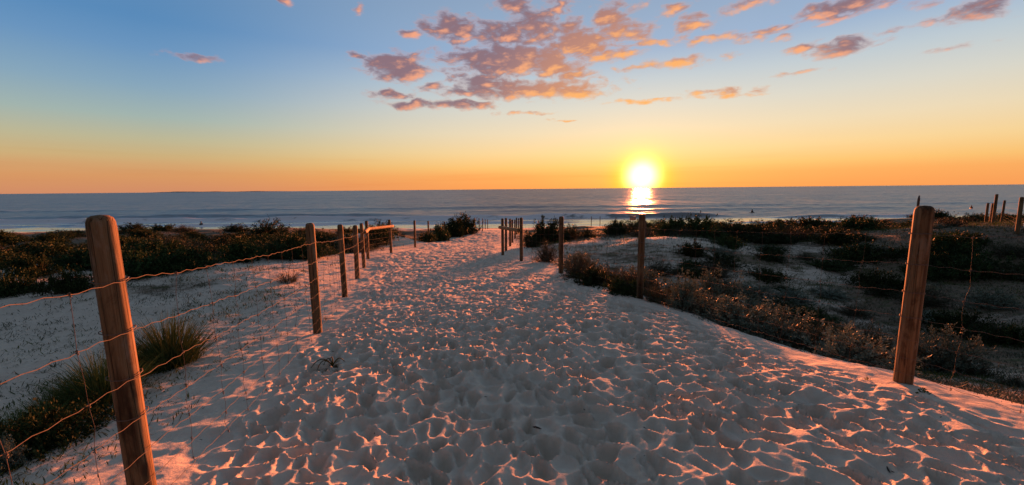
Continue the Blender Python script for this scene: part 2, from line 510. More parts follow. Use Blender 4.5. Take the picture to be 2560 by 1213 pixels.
_K = _tps(((_c[:, None] - _c[None]) ** 2).sum(-1)) + np.eye(len(_c)) * .02
_Pm = np.c_[np.ones(len(_c)), _c]
_A = np.block([[_K, _Pm], [_Pm.T, np.zeros((3, 3))]])
_w = np.linalg.solve(_A, np.r_[CT[:, 2], 0, 0, 0])
L_ = np.array(LEFT); R_ = np.array(RIGHT)
def xl(y): return np.interp(y, L_[:, 1], L_[:, 0])
def xr(y): return np.interp(y, np.r_[R_[:5, 1], 15.4, 22, 33, 40], np.r_[R_[:5, 0], -.5, -.55, -.75, -.8])

def inside(x, y):
    """metres inside the trodden path (negative outside)"""
    return np.minimum(x - xl(y), xr(y) - x)

def macro(x, y):
    x = np.asarray(x, float); y = np.asarray(y, float)
    sh = x.shape; x = x.ravel(); y = y.ravel()
    q = _uv(x, y)
    z = _w[-3] + q @ _w[-2:]
    for k in range(len(_c)):
        z = z + _w[k] * _tps((q[:, 0] - _c[k, 0]) ** 2 + (q[:, 1] - _c[k, 1]) ** 2)
    out = -inside(x, y)
    o = sstep(out, .25, 2.5)
    z = z + o * .16 * fbm(x / 2.6, y / 2.6, 3, 5) * sstep(y, 2, 8)
    z = z + o * .34 * fbm(x / 7, y / 7, 2, 9) * sstep(y, 9, 18) * (1 - sstep(y, 38, 50))
    z = z - .07 * np.clip(xl(y) - .15 - x, 0, 3.5) * (1 - sstep(y, 5.5, 10))
    # bank outside the right fence
    ro = x - xr(y)
    z = z - .10 * sstep(ro, .45, 1.5) * (1 - sstep(y, 9, 14))
    # firm rim at the right fence
    z = z + .05 * np.exp(-((ro - .15) / .4) ** 2) * (1 - sstep(y, 9, 14))
    return (z + EYE).reshape(sh)

def bowls(x, y, cx, cy, ang, seed, rlo, rhi, dlo, dhi, keep=1.0):
    """trodden hollows: overlapping parabolic bowls that meet in sharp crests"""
    c, s = math.cos(ang), math.sin(ang)
    u = (c * x + s * y) / cx; v = (-s * x + c * y) / cy
    iu = np.floor(u); iv = np.floor(v)
    h = np.zeros_like(x)
    for du in (-1, 0, 1):
        for dv in (-1, 0, 1):
            a = iu + du; b = iv + dv
            jx = a + .08 + .84 * _hash(a, b, seed); jy = b + .08 + .84 * _hash(a, b, seed + 1)
            R = rlo + (rhi - rlo) * _hash(a, b, seed + 2)
            D = dlo + (dhi - dlo) * _hash(a, b, seed + 3) ** 1.3
            on = _hash(a, b, seed + 4) < keep
            th = (_hash(a, b, seed + 5) - .5) * 1.3
            ex = (u - jx) * cx; ey = (v - jy) * cy
            rx = np.cos(th) * ex + np.sin(th) * ey; ry = -np.sin(th) * ex + np.cos(th) * ey
            q = (rx / R) ** 2 + (ry / (R * 1.45)) ** 2
            # heel end deeper than the toe end
            D = D * (1 + .35 * np.clip(ry / R, -1, 1))
            h = np.where(on, np.minimum(h, D * (np.minimum(q, 1.0) ** .85 - 1)), h)
    return h

def cells(x, y, cx, cy, ang, seed, dlo, dhi):
    """packed footprints: hollows that all rise to one network of crests"""
    c, s = math.cos(ang), math.sin(ang)
    u = (c * x + s * y) / cx; v = (-s * x + c * y) / cy
    iu = np.floor(u); iv = np.floor(v)
    f1 = np.full_like(x, 9.0); f2 = np.full_like(x, 9.0); D = np.zeros_like(x)
    for du in (-1, 0, 1):
        for dv in (-1, 0, 1):
            a = iu + du; b = iv + dv
            jx = a + .05 + .9 * _hash(a, b, seed); jy = b + .05 + .9 * _hash(a, b, seed + 1)
            d = np.hypot(u - jx, v - jy)
            dep = dlo + (dhi - dlo) * _hash(a, b, seed + 3)
            n1 = d < f1
            f2 = np.where(n1, f1, np.minimum(f2, d)); D = np.where(n1, dep, D); f1 = np.where(n1, d, f1)
    k = 1 - f1 / np.maximum(f2, 1e-6)
    pad = .42 * np.clip(fbm(x / .22, y / .30, 2, seed + 9) + .12, 0, 1)   # broader crests here and there
    k = np.maximum(k - pad, 0)
    k = k * k / (k + .22) * 1.22
    size = np.clip((f1 + f2) / 1.0, .35, 1.3)       # small cells stay shallow
    return -D * k ** .72 * size

def detail(x, y):
    ins = inside(x, y)
    edge = ins + .35 * fbm(x / .8, y / .8, 3, 31)
    w = sstep(edge, .02, .5)
    wx = x + .055 * fbm(x / .15, y / .15, 3, 41) ; wy = y + .060 * fbm(x / .17, y / .17, 3, 43)
    ang = 1.62 - math.pi / 2
    h = cells(wx, wy, .102, .162, ang + .22, 100, .035, .110)
    h = np.minimum(h, bowls(wx + 3.1, wy + 1.7, .30, .40, ang + .1, 200, .05, .085, .045, .09, .55) + .012)
    h2 = cells(wx + 9, wy, .065, .08, .4, 300, .0, .018)
    lump = .028 * fbm(x / .42, y / .55, 3, 51) + .022 * fbm(x / 1.6, y / 2.2, 2, 53)
    z = w * (h + .035 + .6 * h2 + lump)
    # small pocks and ripples off the path
    o = 1 - w
    near = 1 - sstep(y, 14, 22)
    z = z + o * near * (.018 * fbm(x / .35, y / .35, 3, 61) + .010 * fbm(x / .10, y / .10, 2, 63))
    z = z + o * near * bowls(wx + 5, wy + 2, .85, .95, .5, 400, .10, .17, .01, .035, .35)
    return z

def litter_map(x, y):
    """how much plant litter and low cover lies on the sand"""
    out = -inside(x, y)
    rightside = x - xr(y)
    n = fbm(x / 1.8, y / 1.2, 4, 71)
    a = np.where(rightside > 0, .53 + .40 * n, .27 + .42 * n)
    far = sstep(y, 12, 17)
    a = np.where(rightside > 0, a + .40 * sstep(y, 15, 22) + .30 * sstep(x - .92 * y, -2.2, 1.0) * sstep(y, 3.5, 6), a + .55 * far)
    a = a * sstep(out, .3, 1.6)
    a = a * (1 - sstep(y, 40, 50))
    d = np.hypot(x - 3.2, (y - 13.6) * 1.1)         # bare blown sand behind the right fence
    a = a - .25 * np.exp(-(d / 2.6) ** 2)
    d = np.hypot((x + 6.3) / 2.3, (y - 22) / 2)
    a = a - 1.0 * np.exp(-(d) ** 2)
    return a

def build_terrain():
    us = np.concatenate([np.arange(-1.75, -1.08, .012), np.arange(-1.08, 1.12, .0038), np.arange(1.12, 1.76, .012)])
    ts = np.exp(np.concatenate([np.arange(math.log(.45), math.log(6.5), .0040), np.arange(math.log(6.5), math.log(116), .0066)]))
    Ug, Tg = np.meshgrid(us, ts)
    Y = Tg - 1.0
    X = Ug * (Tg + .2)
    Z = macro(X, Y)
    near = Y < 42
    d = np.zeros_like(Z); d[near] = detail(X[near], Y[near])
    Z = Z + d
    nY, nX = X.shape
    V = np.stack([X, Y, Z], -1).reshape(-1, 3)
    idx = np.arange(nY * nX).reshape(nY, nX)
    Q = np.stack([idx[:-1, :-1], idx[:-1, 1:], idx[1:, 1:], idx[1:, :-1]], -1).reshape(-1, 4)
    cx = (X[:-1, :-1] + X[1:, 1:]).ravel() / 2; cy = (Y[:-1, :-1] + Y[1:, 1:]).ravel() / 2
    ins = inside(cx, cy) + .10 * fbm(cx / .4, cy / .4, 2, 31)
    isp = (ins > .0) & (cy < 36)
    isb = (~isp) & (cy > 41 + 2.5 * fbm(cx / 9, cy / 9, 2, 81))
    lit = litter_map(X, Y).ravel()
    for name, msk, mat, lab in (('sand_path', isp, M_PATH, 'pale sand path covered in footprints between the wire fences'),
                                ('dune_ground', ~(isp | isb), M_DUNE, 'pale dune sand with patches of plant litter outside the fences'),
                                ('beach', isb, M_BEACH, 'flat beach sand between the dunes and the surf')):
        q = Q[msk]
        used = np.unique(q); rm = np.zeros(len(V), dtype=np.int64); rm[used] = np.arange(len(used))
        me = mesh_from(name, V[used], rm[q])
        at = me.attributes.new('litter', 'FLOAT', 'POINT'); at.data.foreach_set('value', lit[used].astype(np.float32))
        tag(obj(name, me, mat), lab, kind='structure')
build_terrain()

def gz(x, y, det=True):
    x = np.atleast_1d(np.asarray(x, float)); y = np.atleast_1d(np.asarray(y, float))
    z = macro(x, y)
    if det: z = z + detail(x, y)
    return z
def gz1(x, y): return float(gz(x, y)[0])

_ys = np.exp(np.linspace(math.log(1.2), math.log(60), 900))
def hit(px, py):
    """where the sight line through a photo pixel meets the ground"""
    d = ray(px, py)
    z = macro(d[0] * _ys, _ys)
    k = np.argmax(z > EYE + d[2] * _ys)
    Y = _ys[k] if k > 0 else 58.0
    return float(d[0] * Y), float(Y)

# ------------------------------------------------------------------ sea
def build_sea():
    m, t, out = new_mat('sea_water')
    g = t.n('ShaderNodeNewGeometry'); P = g.outputs['Position']
    cd = t.v('LENGTH', P)
    k = t.m('DIVIDE', 1.0, t.m('MAXIMUM', t.m('MULTIPLY', cd, .0035), 1.0))
    # chop that stays the same steepness out to the horizon
    n1 = t.noise(t.v('MULTIPLY', P, (.30, .75, 1)), 1.0, 4, .65)
    n2 = t.noise(t.v('MULTIPLY', P, (.045, .11, 1)), 1.0, 3, .6)
    n3 = t.noise(t.v('MULTIPLY', P, (.010, .026, 1)), 1.0, 3, .6)
    v1 = t.v('MULTIPLY', t.v('SUBTRACT', n1.outputs['Color'], (.5, .5, .5)), (.65, .56, 0))
    v2 = t.v('MULTIPLY', t.v('SUBTRACT', n2.outputs['Color'], (.5, .5, .5)), (.10, .24, 0))
    v3 = t.v('MULTIPLY', t.v('SUBTRACT', n3.outputs['Color'], (.5, .5, .5)), (.04, .10, 0))
    vv = t.v('ADD', t.v('ADD', v1, v2), t.v('ADD', v3, (0, -.058, 0)))
    fo = t.n('ShaderNodeAttribute', attribute_name='wash')
    vv = t.v('SCALE', vv, scale=t.m('SUBTRACT', 1.0, t.m('MULTIPLY', fo.outputs['Fac'], .72)))
    nor = t.v('NORMALIZE', t.v('ADD', g.outputs['Normal'], vv))
    fa = t.n('ShaderNodeAttribute', attribute_name='foam')
    nf = t.noise(t.v('MULTIPLY', P, (1, 2.0, 2)), .9, 5, .7)
    ff = t.smooth(t.m('ADD', fa.outputs['Fac'], t.m('MULTIPLY', t.m('SUBTRACT', nf.outputs['Fac'], .5), 1.1)), .42, .72)
    wb = t.n('ShaderNodeBsdfPrincipled')
    wb.inputs['Base Color'].default_value = (.22, .235, .25, 1)
    t.put(wb.inputs['Roughness'], t.m('SUBTRACT', .36, t.m('MULTIPLY', fo.outputs['Fac'], .22))); wb.inputs['Specular IOR Level'].default_value = .5; wb.inputs['IOR'].default_value = 1.33
    t.put(wb.inputs['Normal'], nor)
    fb = t.n('ShaderNodeBsdfPrincipled')
    fb.inputs['Base Color'].default_value = (.80, .79, .82, 1); fb.inputs['Roughness'].default_value = .9
    mx = t.n('ShaderNodeMixShader'); t.put(mx.inputs[0], ff)
    t.nt.links.new(wb.outputs[0], mx.inputs[1]); t.nt.links.new(fb.outputs[0], mx.inputs[2])
    t.nt.links.new(mx.outputs[0], out.inputs[0])

    du = .008
    us = np.arange(-1.9, 1.9 + du, du)
    ts = np.concatenate([np.exp(np.arange(math.log(47), math.log(170), .005)), np.exp(np.linspace(math.log(171), math.log(60000), 120))])
    Ug, Y = np.meshgrid(us, ts)
    X = Ug * Y
    Z = np.zeros_like(X); foam = np.zeros_like(X)
    def swell(y0, amp, back, front, xa, xb, foam_fn, seed, lo=0.0):
        nonlocal Z, foam
        yc = y0 + 1.6 * fbm(X / 22, X * 0, 3, seed)
        d = Y - yc
        wl = sstep(X, xa[0], xa[1]) * (1 - sstep(X, xb[0], xb[1]))
        prof = np.where(d < 0, np.exp(-(d / front) ** 2), np.exp(-(d / back) ** 2))
        a = amp * wl * (.8 + .35 * fbm(X / 9, X * 0 + 3, 2, seed + 3))
        Z += a * prof
        if foam_fn is not None:
            fm = foam_fn(X) * wl * (.9 + .5 * fbm(X / 3, Y / 2, 3, seed + 5))
            # tumbling white water on the face and the foam left in front of it
            foam = np.maximum(foam, fm * np.where(d < .6, np.exp(-(np.minimum(d - .6, 0) / 6.0) ** 2), np.exp(-((d - .6) / .7) ** 2)))
    # main breaker: white from the left to the middle, an unbroken face towards the right
    swell(84, .95, 3.2, 1.1, (-200, -150), (38, 48), lambda x: 1 - .95 * sstep(x, 14, 34), 500)
    swell(74, .32, 2.2, .8, (-200, -150), (6, 16), lambda x: .85 + 0 * x, 520)
    swell(98, .75, 4.5, 2.4, (-140, -110), (-38, -18), None, 540)
    swell(80, .55, 2.6, 1.0, (48, 56), (76, 90), lambda x: .75 * sstep(x, 60, 66) + .0 * x, 560)
    swell(69, .18, 2.0, .8, (30, 44), (120, 150), lambda x: .9 + 0 * x, 580)
    swell(112, .45, 5.5, 3.2, (-30, 0), (90, 130), None, 600)
    swell(135, .5, 7, 4, (-200, -170), (230, 260), None, 620)
    # thin foam at the water's edge
    foam = np.maximum(foam, .62 * np.exp(-((Y - 61.5 - 1.2 * fbm(X / 6, X * 0, 3, 640)) / 1.2) ** 2))
    foam = np.maximum(foam, .50 * np.exp(-((Y - 66.5 - 1.5 * fbm(X / 8, X * 0, 3, 650)) / .8) ** 2))
    Z += .05 * fbm(X / 5, Y / 3, 3, 660) * (Y < 170)
    wash = 1 - sstep(Y, 76, 84)
    nY, nX = X.shape
    V = np.stack([X, Y, Z], -1).reshape(-1, 3)
    idx = np.arange(nY * nX).reshape(nY, nX)
    Q = np.stack([idx[:-1, :-1], idx[:-1, 1:], idx[1:, 1:], idx[1:, :-1]], -1).reshape(-1, 4)
    me = mesh_from('sea', V, Q)
    for nm, arr in (('foam', foam), ('wash', wash)):
        at = me.attributes.new(nm, 'FLOAT', 'POINT'); at.data.foreach_set('value', arr.ravel().astype(np.float32))
    tag(obj('sea', me, m), 'grey blue sea with breaking surf out to the horizon', kind='structure')
    # low island on the horizon
    n = 60
    xs = np.linspace(-15500, -9500, n); Yi = 17500
    hh = 42 * np.clip(fbm(xs / 900, xs * 0 + 4, 4, 700) + .55, .06, 2) * np.sin(np.linspace(.05, math.pi - .05, n)) ** .5
    mb = []
    for k in range(n):
        mb += [(xs[k], Yi - 600, -5), (xs[k], Yi, hh[k]), (xs[k], Yi + 600, -5)]
    Q = []
    for k in range(n - 1):
        a = k * 3
        Q += [(a, a + 3, a + 4, a + 1), (a + 1, a + 4, a + 5, a + 2)]
    tag(obj('island', mesh_from('island', mb, Q), mat_plain('far_island', (.16, .13, .13), .9)), 'low island far off on the horizon at left', kind='structure')
build_sea()

# ------------------------------------------------------------------ fences
def post_mesh(name, h, r, lean=(0, 0), sides=20, seed=0, bury=.35):
    rr = np.random.default_rng(seed)
    zs = [-bury, 0, h * .25, h * .5, h * .75, h - .05, h - .028, h - .012, h - .003, h]
    rs = [r * 1.03, r * 1.02, r * 1.01, r, r * .99, r * .985, r * .95, r * .82, r * .55, r * .08]
    th = np.linspace(0, 2 * np.pi, sides, endpoint=False)
    wob = 1 + .02 * np.sin(th * 2 + rr.uniform(0, 6)) + .012 * np.sin(th * 5 + rr.uniform(0, 6))
    V = []
    for z, q in zip(zs, rs):
        ox, oy = lean[0] * z / h, lean[1] * z / h
        V.append(np.stack([ox + q * wob * np.cos(th), oy + q * wob * np.sin(th), np.full(sides, z)], -1))
    V = np.concatenate(V)
    n = len(zs)
    i = np.arange(n - 1)[:, None] * sides; j = np.arange(sides)[None]; j2 = (j + 1) % sides
    Q = np.stack([i + j, i + j2, i + sides + j2, i + sides + j], -1).reshape(-1, 4)
    return mesh_from(name, V, Q)

WIRES = [1.055, .85, .66, .49, .34, .21, .10]

def fence(name, label, posts, side, wires=WIRES, stay_gap=.30, stay_to=None, h=1.25, r=.050, rails=(), wire_to=None, seed=0, wire_r=.0012, ties=True):
    """posts: (x, y); side: which side of the posts the wire hangs on (+1 right of travel, -1 left)"""
    rr = random.Random(seed)
    root = empty(name, (posts[0][0], posts[0][1], gz1(*posts[0])))
    tag(root, label, 'fence', 'wire fences in the dunes')
    base = Vector(root.location)
    zb = []
    for k, p in enumerate(posts):
        z = gz1(p[0], p[1]) - .02
        hh = h * (p[2] if len(p) > 2 else 1) + rr.uniform(-.02, .02)
        if len(p) > 3: hh = p[3] - z
        zb.append((z, hh))
        po = obj('post', post_mesh('post', hh, r * (.90 if (seed == 1 and k == 1) else rr.uniform(.94, 1.06)), (0, 0) if (seed == 1 and k == 1) else (rr.uniform(-.015, .015), rr.uniform(-.015, .015)), seed=seed * 50 + k), M_WOOD, root,
                 (p[0] - base.x, p[1] - base.y, z - base.z))
        po.rotation_euler.z = rr.uniform(0, 6)
        if seed == 1 and k == 1: po.rotation_euler = (0, -.018, 0)
        if k < 7 and ties and (wire_to is None or k <= wire_to):
            for hw in wires[:4]:
                th = np.linspace(0, 2 * np.pi, 13)
                V, Q = tube(np.stack([(r * 1.05 + .004) * np.cos(th), (r * 1.05 + .004) * np.sin(th), hw + .004 * np.sin(th * 2)], -1), .0019, 5)
                obj('wire_tie', mesh_from('wire_tie', V, Q), M_WIRE, po)
    # horizontal wires
    last = len(posts) - 1 if wire_to is None else wire_to
    pts2 = [Vector((p[0], p[1])) for p in posts[:last + 1]]
    offs = []
    for k in range(last + 1):
        a = pts2[max(k - 1, 0)]; b = pts2[min(k + 1, last)]
        tdir = (b - a).normalized()
        nrm = Vector((tdir.y, -tdir.x)) * side
        offs.append(pts2[k] + nrm * (r + .006))
    segs = []
    stays = []
    for k in range(last):
        a, b = offs[k], offs[k + 1]
        L = (b - a).length
        n = max(3, int(round(L / stay_gap)))
        for i in range(n + (1 if k == last - 1 else 0)):
            f = i / n
            q = a.lerp(b, f)
            zz = (zb[k][0] * (1 - f) + zb[k + 1][0] * f)
            segs.append((q.x, q.y, zz, 4 * f * (1 - f), k))
    segs = np.array(segs)
    jit = {}
    for wi, hw in enumerate(wires):
        P = []
        for i in range(len(segs)):
            x, y, z, s, k = segs[i]
            zz = z + hw - .022 * s + rr.uniform(-.008, .008)
            jit[(wi, i)] = zz
            P.append((x, y, zz))
            if i < len(segs) - 1:
                x2, y2, z2 = segs[i + 1][:3]
                if y < 9 and stay_gap < .5:
                    for f, dz in ((.12, -.003), (.32, .004), (.5, -.002), (.68, .004), (.88, -.003)):
                        P.append((x + (x2 - x) * f + rr.uniform(-.002, .002), y + (y2 - y) * f, zz + (z2 + hw - .022 * segs[i + 1][3] - zz) * f + dz * rr.uniform(.6, 1.5)))
        V, Q = tube(P, wire_r, 5)
        obj('wire', mesh_from('wire', V - np.array(base), Q), M_WIRE, root)
    for i in range(len(segs)):
        if stay_to is not None and segs[i][1] > stay_to: continue
        if segs[i][3] == 0: continue
        x, y = segs[i][:2]
        P = []
        dx = rr.uniform(-.03, .03)
        for wi in range(len(wires)):
            zz = jit[(wi, i)]
            P.append((x + dx * wi / 6 + rr.uniform(-.006, .006), y + rr.uniform(-.006, .006), zz))
            if wi < len(wires) - 1:
                z2 = jit[(wi + 1, i)]
                P.append((x + dx * wi / 6 + rr.uniform(-.010, .010), y + rr.uniform(-.008, .008), (zz + z2) / 2))
        V, Q = tube(P, wire_r * .9, 4)
        st = obj('stay', mesh_from('stay', V - np.array(base), Q), M_WIRE, root)
        if y < 6:                                    # knots where the stay grips each wire
            mbk = MB()
            for wi in range(len(wires)):
                c = P[wi * 2]
                th = np.linspace(0, 4 * np.pi, 12)
                V, Q = tube(np.stack([c[0] + .004 * np.cos(th), c[1] + .004 * np.sin(th), c[2] + np.linspace(-.008, .008, 12)], -1), .0018, 4)
                mbk.add(V - np.array(base), Q)
            tag(obj('knot', mbk.mesh('knot'), M_WIRE, st), kind='stuff')
    for (a, b, ha, hb, rad) in rails:
        pa = Vector((posts[a][0], posts[a][1], zb[a][0] + ha)); pb = Vector((posts[b][0], posts[b][1], zb[b][0] + hb))
        d = (pb - pa).normalized()
        nr = Vector((d.y, -d.x, 0)) * side * (r + rad * .5)
        P = [pa + nr - d * .10, pa + nr - d * .085, pa + nr, pa.lerp(pb, .5) + nr, pb + nr, pb + nr + d * .085, pb + nr + d * .10]
        V, Q = tube([tuple(p) for p in P], [rad * .3, rad, rad, rad * 1.03, rad, rad, rad * .3], 14)
        obj('rail', mesh_from('rail', V - np.array(base), Q), M_RAIL, root)
    return root

def at_px(px, Y):
    d = ray(px, 560) * Y
    return d[0]

TOPL = [None, (255, 537), (773, 557), (853, 561), (888, 563), (904, 558), (915, 552), (975, 549), (1036, 551), (1078, 552), (1111, 554), (1135, 555), (1155, 552), (1172, 549)]
TOPR = [None, (2302, 514), (1605, 536), (1403, 541), (1303, 544), (1258, 546), (1265, 545), (1275, 547), (1281, 549), None, None, None]
def with_top(P, T):
    return [(x, y) if t is None else (x, y, 1, EYE + ray(*t)[2] * y) for (x, y, z), t in zip(P, T)]
lp = with_top(LEFT, TOPL) + [(at_px(1187, 40), 40.0), (at_px(1198, 43.5), 43.5), (at_px(1207, 47), 47.0), (at_px(1213, 50), 50.0), (at_px(1219, 53), 53.0)]
fence('wire_fence', 'wire fence with round timber posts along the left side of the path', lp, +1, stay_to=19.5, wire_to=13,
      rails=((5, 6, 1.02, 1.02, .050), (6, 7, 1.02, 1.04, .050)), seed=1)
rp = with_top(RIGHT, TOPR)
fence('wire_fence', 'wire fence with round timber posts along the right side of the path', rp, -1, stay_to=19.5, wire_to=9,
      rails=((4, 5, .90, .98, .055),), seed=2)
# posts round the other path at the far right
rq = [(22.49, 19.4), (20.1, 17.07), (16.69, 13.45)]
fence('wire_fence', 'short wire fence with tall timber posts at the far right by a pale path', [(23.3, 19.9), (22.49, 19.4), (20.1, 17.07)], -1, stay_gap=.6, stay_to=0, seed=3, ties=False)
fence('wire_fence', 'two post wire fence at the right edge beside the pale path', [(26.6, 22.2), (16.69, 13.45)], -1, stay_gap=.8, stay_to=0, seed=4, ties=False)
# thin fence above the beach behind the bushes
fl = [(at_px(px, Y), Y) for px, Y in ((1392, 40), (1478, 40.5), (1500, 41), (1540, 41), (1594, 41), (1640, 41.5), (1688, 42))]
bf = fence('wire_fence', 'thin low fence above the beach behind the bushes under the sun', fl, +1, wires=[1.0, .7, .4], stay_gap=1.5, stay_to=0, h=1.15, r=.035, seed=5, wire_r=.006, ties=False)
x0, y0 = at_px(1582, 40.8), 40.8
z0 = gz1(x0, y0)
mb = MB()
def box(mb, c, s):
    c = np.array(c); s = np.array(s) / 2
    V = np.array([[(-1) ** (i & 1) * -1, (-1) ** ((i >> 1) & 1) * -1, (-1) ** ((i >> 2) & 1) * -1] for i in range(8)]) * s + c
    mb.add(V, np.array([(0, 2, 3, 1), (4, 5, 7, 6), (0, 1, 5, 4), (2, 6, 7, 3), (0, 4, 6, 2), (1, 3, 7, 5)]))
sg = tag(empty('sign', (x0, y0, z0)), 'tiny blank notice sign on a thin post above the beach', 'sign')
box(mb, (0, 0, 1.15), (.62, .03, .40)); obj('panel', mb.mesh('panel', False), mat_plain('sign_board', (.30, .26, .24)), sg)
V, Q = tube([(0, .05, -.2), (0, .05, .5), (0, .05, 1.3)], .03, 8); obj('post', mesh_from('post', V, Q), M_RUST, sg)

# steel picket standing behind the big right post
def picket(px, Y, top_py, label, rad=.011, hook=True):
    x = at_px(px, Y); z = gz1(x, Y)
    top = EYE + ray(px, top_py)[2] * Y
    root = tag(empty('steel_picket', (x, Y, z)), label, 'stake')
    mbp = MB()
    h = top - z
    for a in (0, 2.094, 4.189):                     # three-flanged section
        c, s = math.cos(a), math.sin(a)
        V = []
        for zz in (-.2, h * .98, h):
            ww = 1 if zz < h else .4
            for q, w in ((0, -.002), (1, -.002), (1, .002), (0, .002)):
                lx, ly = q * rad * 1.9 * ww, w
                V.append((c * lx - s * ly, s * lx + c * ly, zz))
        Qs = []
        for k in range(2):
            for j in range(4):
                Qs.append((k * 4 + j, k * 4 + (j + 1) % 4, k * 4 + 4 + (j + 1) % 4, k * 4 + 4 + j))
        Qs.append((8, 9, 10, 11))
        mbp.add(V, Qs)
    obj('shaft', mbp.mesh('shaft', False), M_RUST, root)
    if hook:
        V, Q = tube([(0, 0, h - .03), (.012, 0, h), (.03, 0, h + .012)], .004, 5)
        obj('wire_hook', mesh_from('wire_hook', V, Q), M_RUST, root)
picket(2290, 3.3, 489, 'thin rusty steel picket sticking up behind the big right post', .0045, False)
picket(1614, 15.0, 552, 'thin dark steel picket beside the fence post under the sun', .02, False)

# ------------------------------------------------------------------ plants
def leaf_quads(C, N, L, W, rr, curl=.25):
    """rhombic leaves: centres C, normals-ish N, length L, width W"""
    n = len(C)
    t = rr.normal(size=(n, 3)); t += N * .9; t[:, 2] += .25
    t /= np.linalg.norm(t, axis=1)[:, None]
    s = np.cross(t, rr.normal(size=(n, 3))); s /= np.linalg.norm(s, axis=1)[:, None] + 1e-9
    b = np.cross(t, s)
    L = np.asarray(L)[:, None] if np.ndim(L) else L
    W = np.asarray(W)[:, None] if np.ndim(W) else W
    p0 = C; p1 = C + t * L * .5 + s * W * .5 + b * L * curl * .3; p2 = C + t * L + b * L * curl * -.2; p3 = C + t * L * .5 - s * W * .5 + b * L * curl * .3
    V = np.stack([p0, p1, p2, p3], 1).reshape(-1, 3)
    Q = np.arange(n * 4).reshape(n, 4)
    return V, Q

def shrub_proto(seed, rx, ry, h, n_leaf, L, W, twigs=60, sprays=6, up=.35, lean=(0.10, -.22), leaf_from=.25):
    """wind-leaned shrub: woody twigs from the base that fork into leafy sprays. returns foliage mesh, stem mesh"""
    rr = np.random.default_rng(seed)
    mb = MB(); ends = []
    k3 = rr.uniform(0, 6.28, 3)
    for k in range(twigs):
        a = rr.uniform(0, 2 * np.pi); ce = rr.uniform(.02, 1) ** .8
        se = math.sqrt(1 - ce * ce)
        rag = 1 + .18 * math.sin(3 * a + k3[0]) + .12 * math.sin(5 * a + k3[1])
        q = rr.uniform(.62, 1.06) * rag
        e = np.array([rx * se * math.cos(a) * q, ry * se * math.sin(a) * q, h * ce * rr.uniform(.66, 1.08)])
        e[:2] += np.array(lean) * h * (e[2] / h) ** 1.5
        b = np.array([rr.normal() * .10 * rx, rr.normal() * .10 * ry, -.05])
        m = b * .5 + e * np.array([.45, .45, .50]) + rr.normal(size=3) * .05 * h + np.array([0, 0, .10 * h])
        P = [(1 - f) ** 2 * b + 2 * f * (1 - f) * m + f * f * e for f in (0, .33, .66, 1)]
        Vt, Qt = tube(P, np.array([.016, .011, .007, .002]) * h + .0015, 4); mb.add(Vt, Qt)
        for j in range(sprays):
            f = rr.uniform(leaf_from, .92) if j else 1.0
            p0 = (1 - f) ** 2 * b + 2 * f * (1 - f) * m + f * f * e
            d = e - b; d = d / np.linalg.norm(d) + rr.normal(size=3) * .65; d[2] += up
            d /= np.linalg.norm(d)
            ends.append((p0, d, rr.uniform(.10, .24) * (rx + ry) * .5))
    n_s = len(ends)
    pick = rr.integers(0, n_s, n_leaf)
    p0 = np.array([q[0] for q in ends])[pick]; dd = np.array([q[1] for q in ends])[pick]; ll = np.array([q[2] for q in ends])[pick]
    f = rr.uniform(0, 1, n_leaf) ** .7
    C = p0 + dd * (ll * f)[:, None] + rr.normal(size=(n_leaf, 3)) * L * .35
    keep = C[:, 2] > 0
    C, dd = C[keep], dd[keep]
    V, Q = leaf_quads(C, dd * .9, L * rr.uniform(.6, 1.35, len(C)), W * rr.uniform(.7, 1.3, len(C)), rr)
    return mesh_from('foliage', V, Q, False), mb.mesh('stem')

def tussock_proto(seed, h, r, n, w, droop=.5):
    rr = np.random.default_rng(seed)
    Vs = []; Qs = []; k0 = 0
    for i in range(n):
        a = rr.uniform(0, 2 * np.pi); q = math.sqrt(rr.uniform(0, 1))
        bx, by = r * .45 * q * math.cos(a), r * .45 * q * math.sin(a)
        a2 = a + rr.normal() * .5
        out = r * (.15 + .85 * q) * rr.uniform(.5, 1.2)
        hh = h * rr.uniform(.55, 1.08) * (1 - .25 * q)
        ss = np.array([-math.sin(a2), math.cos(a2), 0]) ; ss = ss * math.cos(1.0) + np.array([math.cos(a2), math.sin(a2), 0]) * rr.uniform(-1, 1)
        ss /= np.linalg.norm(ss)
        ww = w * rr.uniform(.6, 1.3)
        for f, wf in ((0, 1), (.4, .9), (.75, .6), (1, .08)):
            o = out * f ** (1 + droop)
            z = hh * (f - droop * .35 * f ** 3 * (.4 + q))
            c = np.array([bx + o * math.cos(a2), by + o * math.sin(a2), z - .02])
            Vs += [c + ss * ww * wf / 2, c - ss * ww * wf / 2]
        for j in range(3):
            b = k0 + j * 2; Qs.append((b, b + 1, b + 3, b + 2))
        k0 += 8
    return mesh_from('blades', np.array(Vs), np.array(Qs), False)

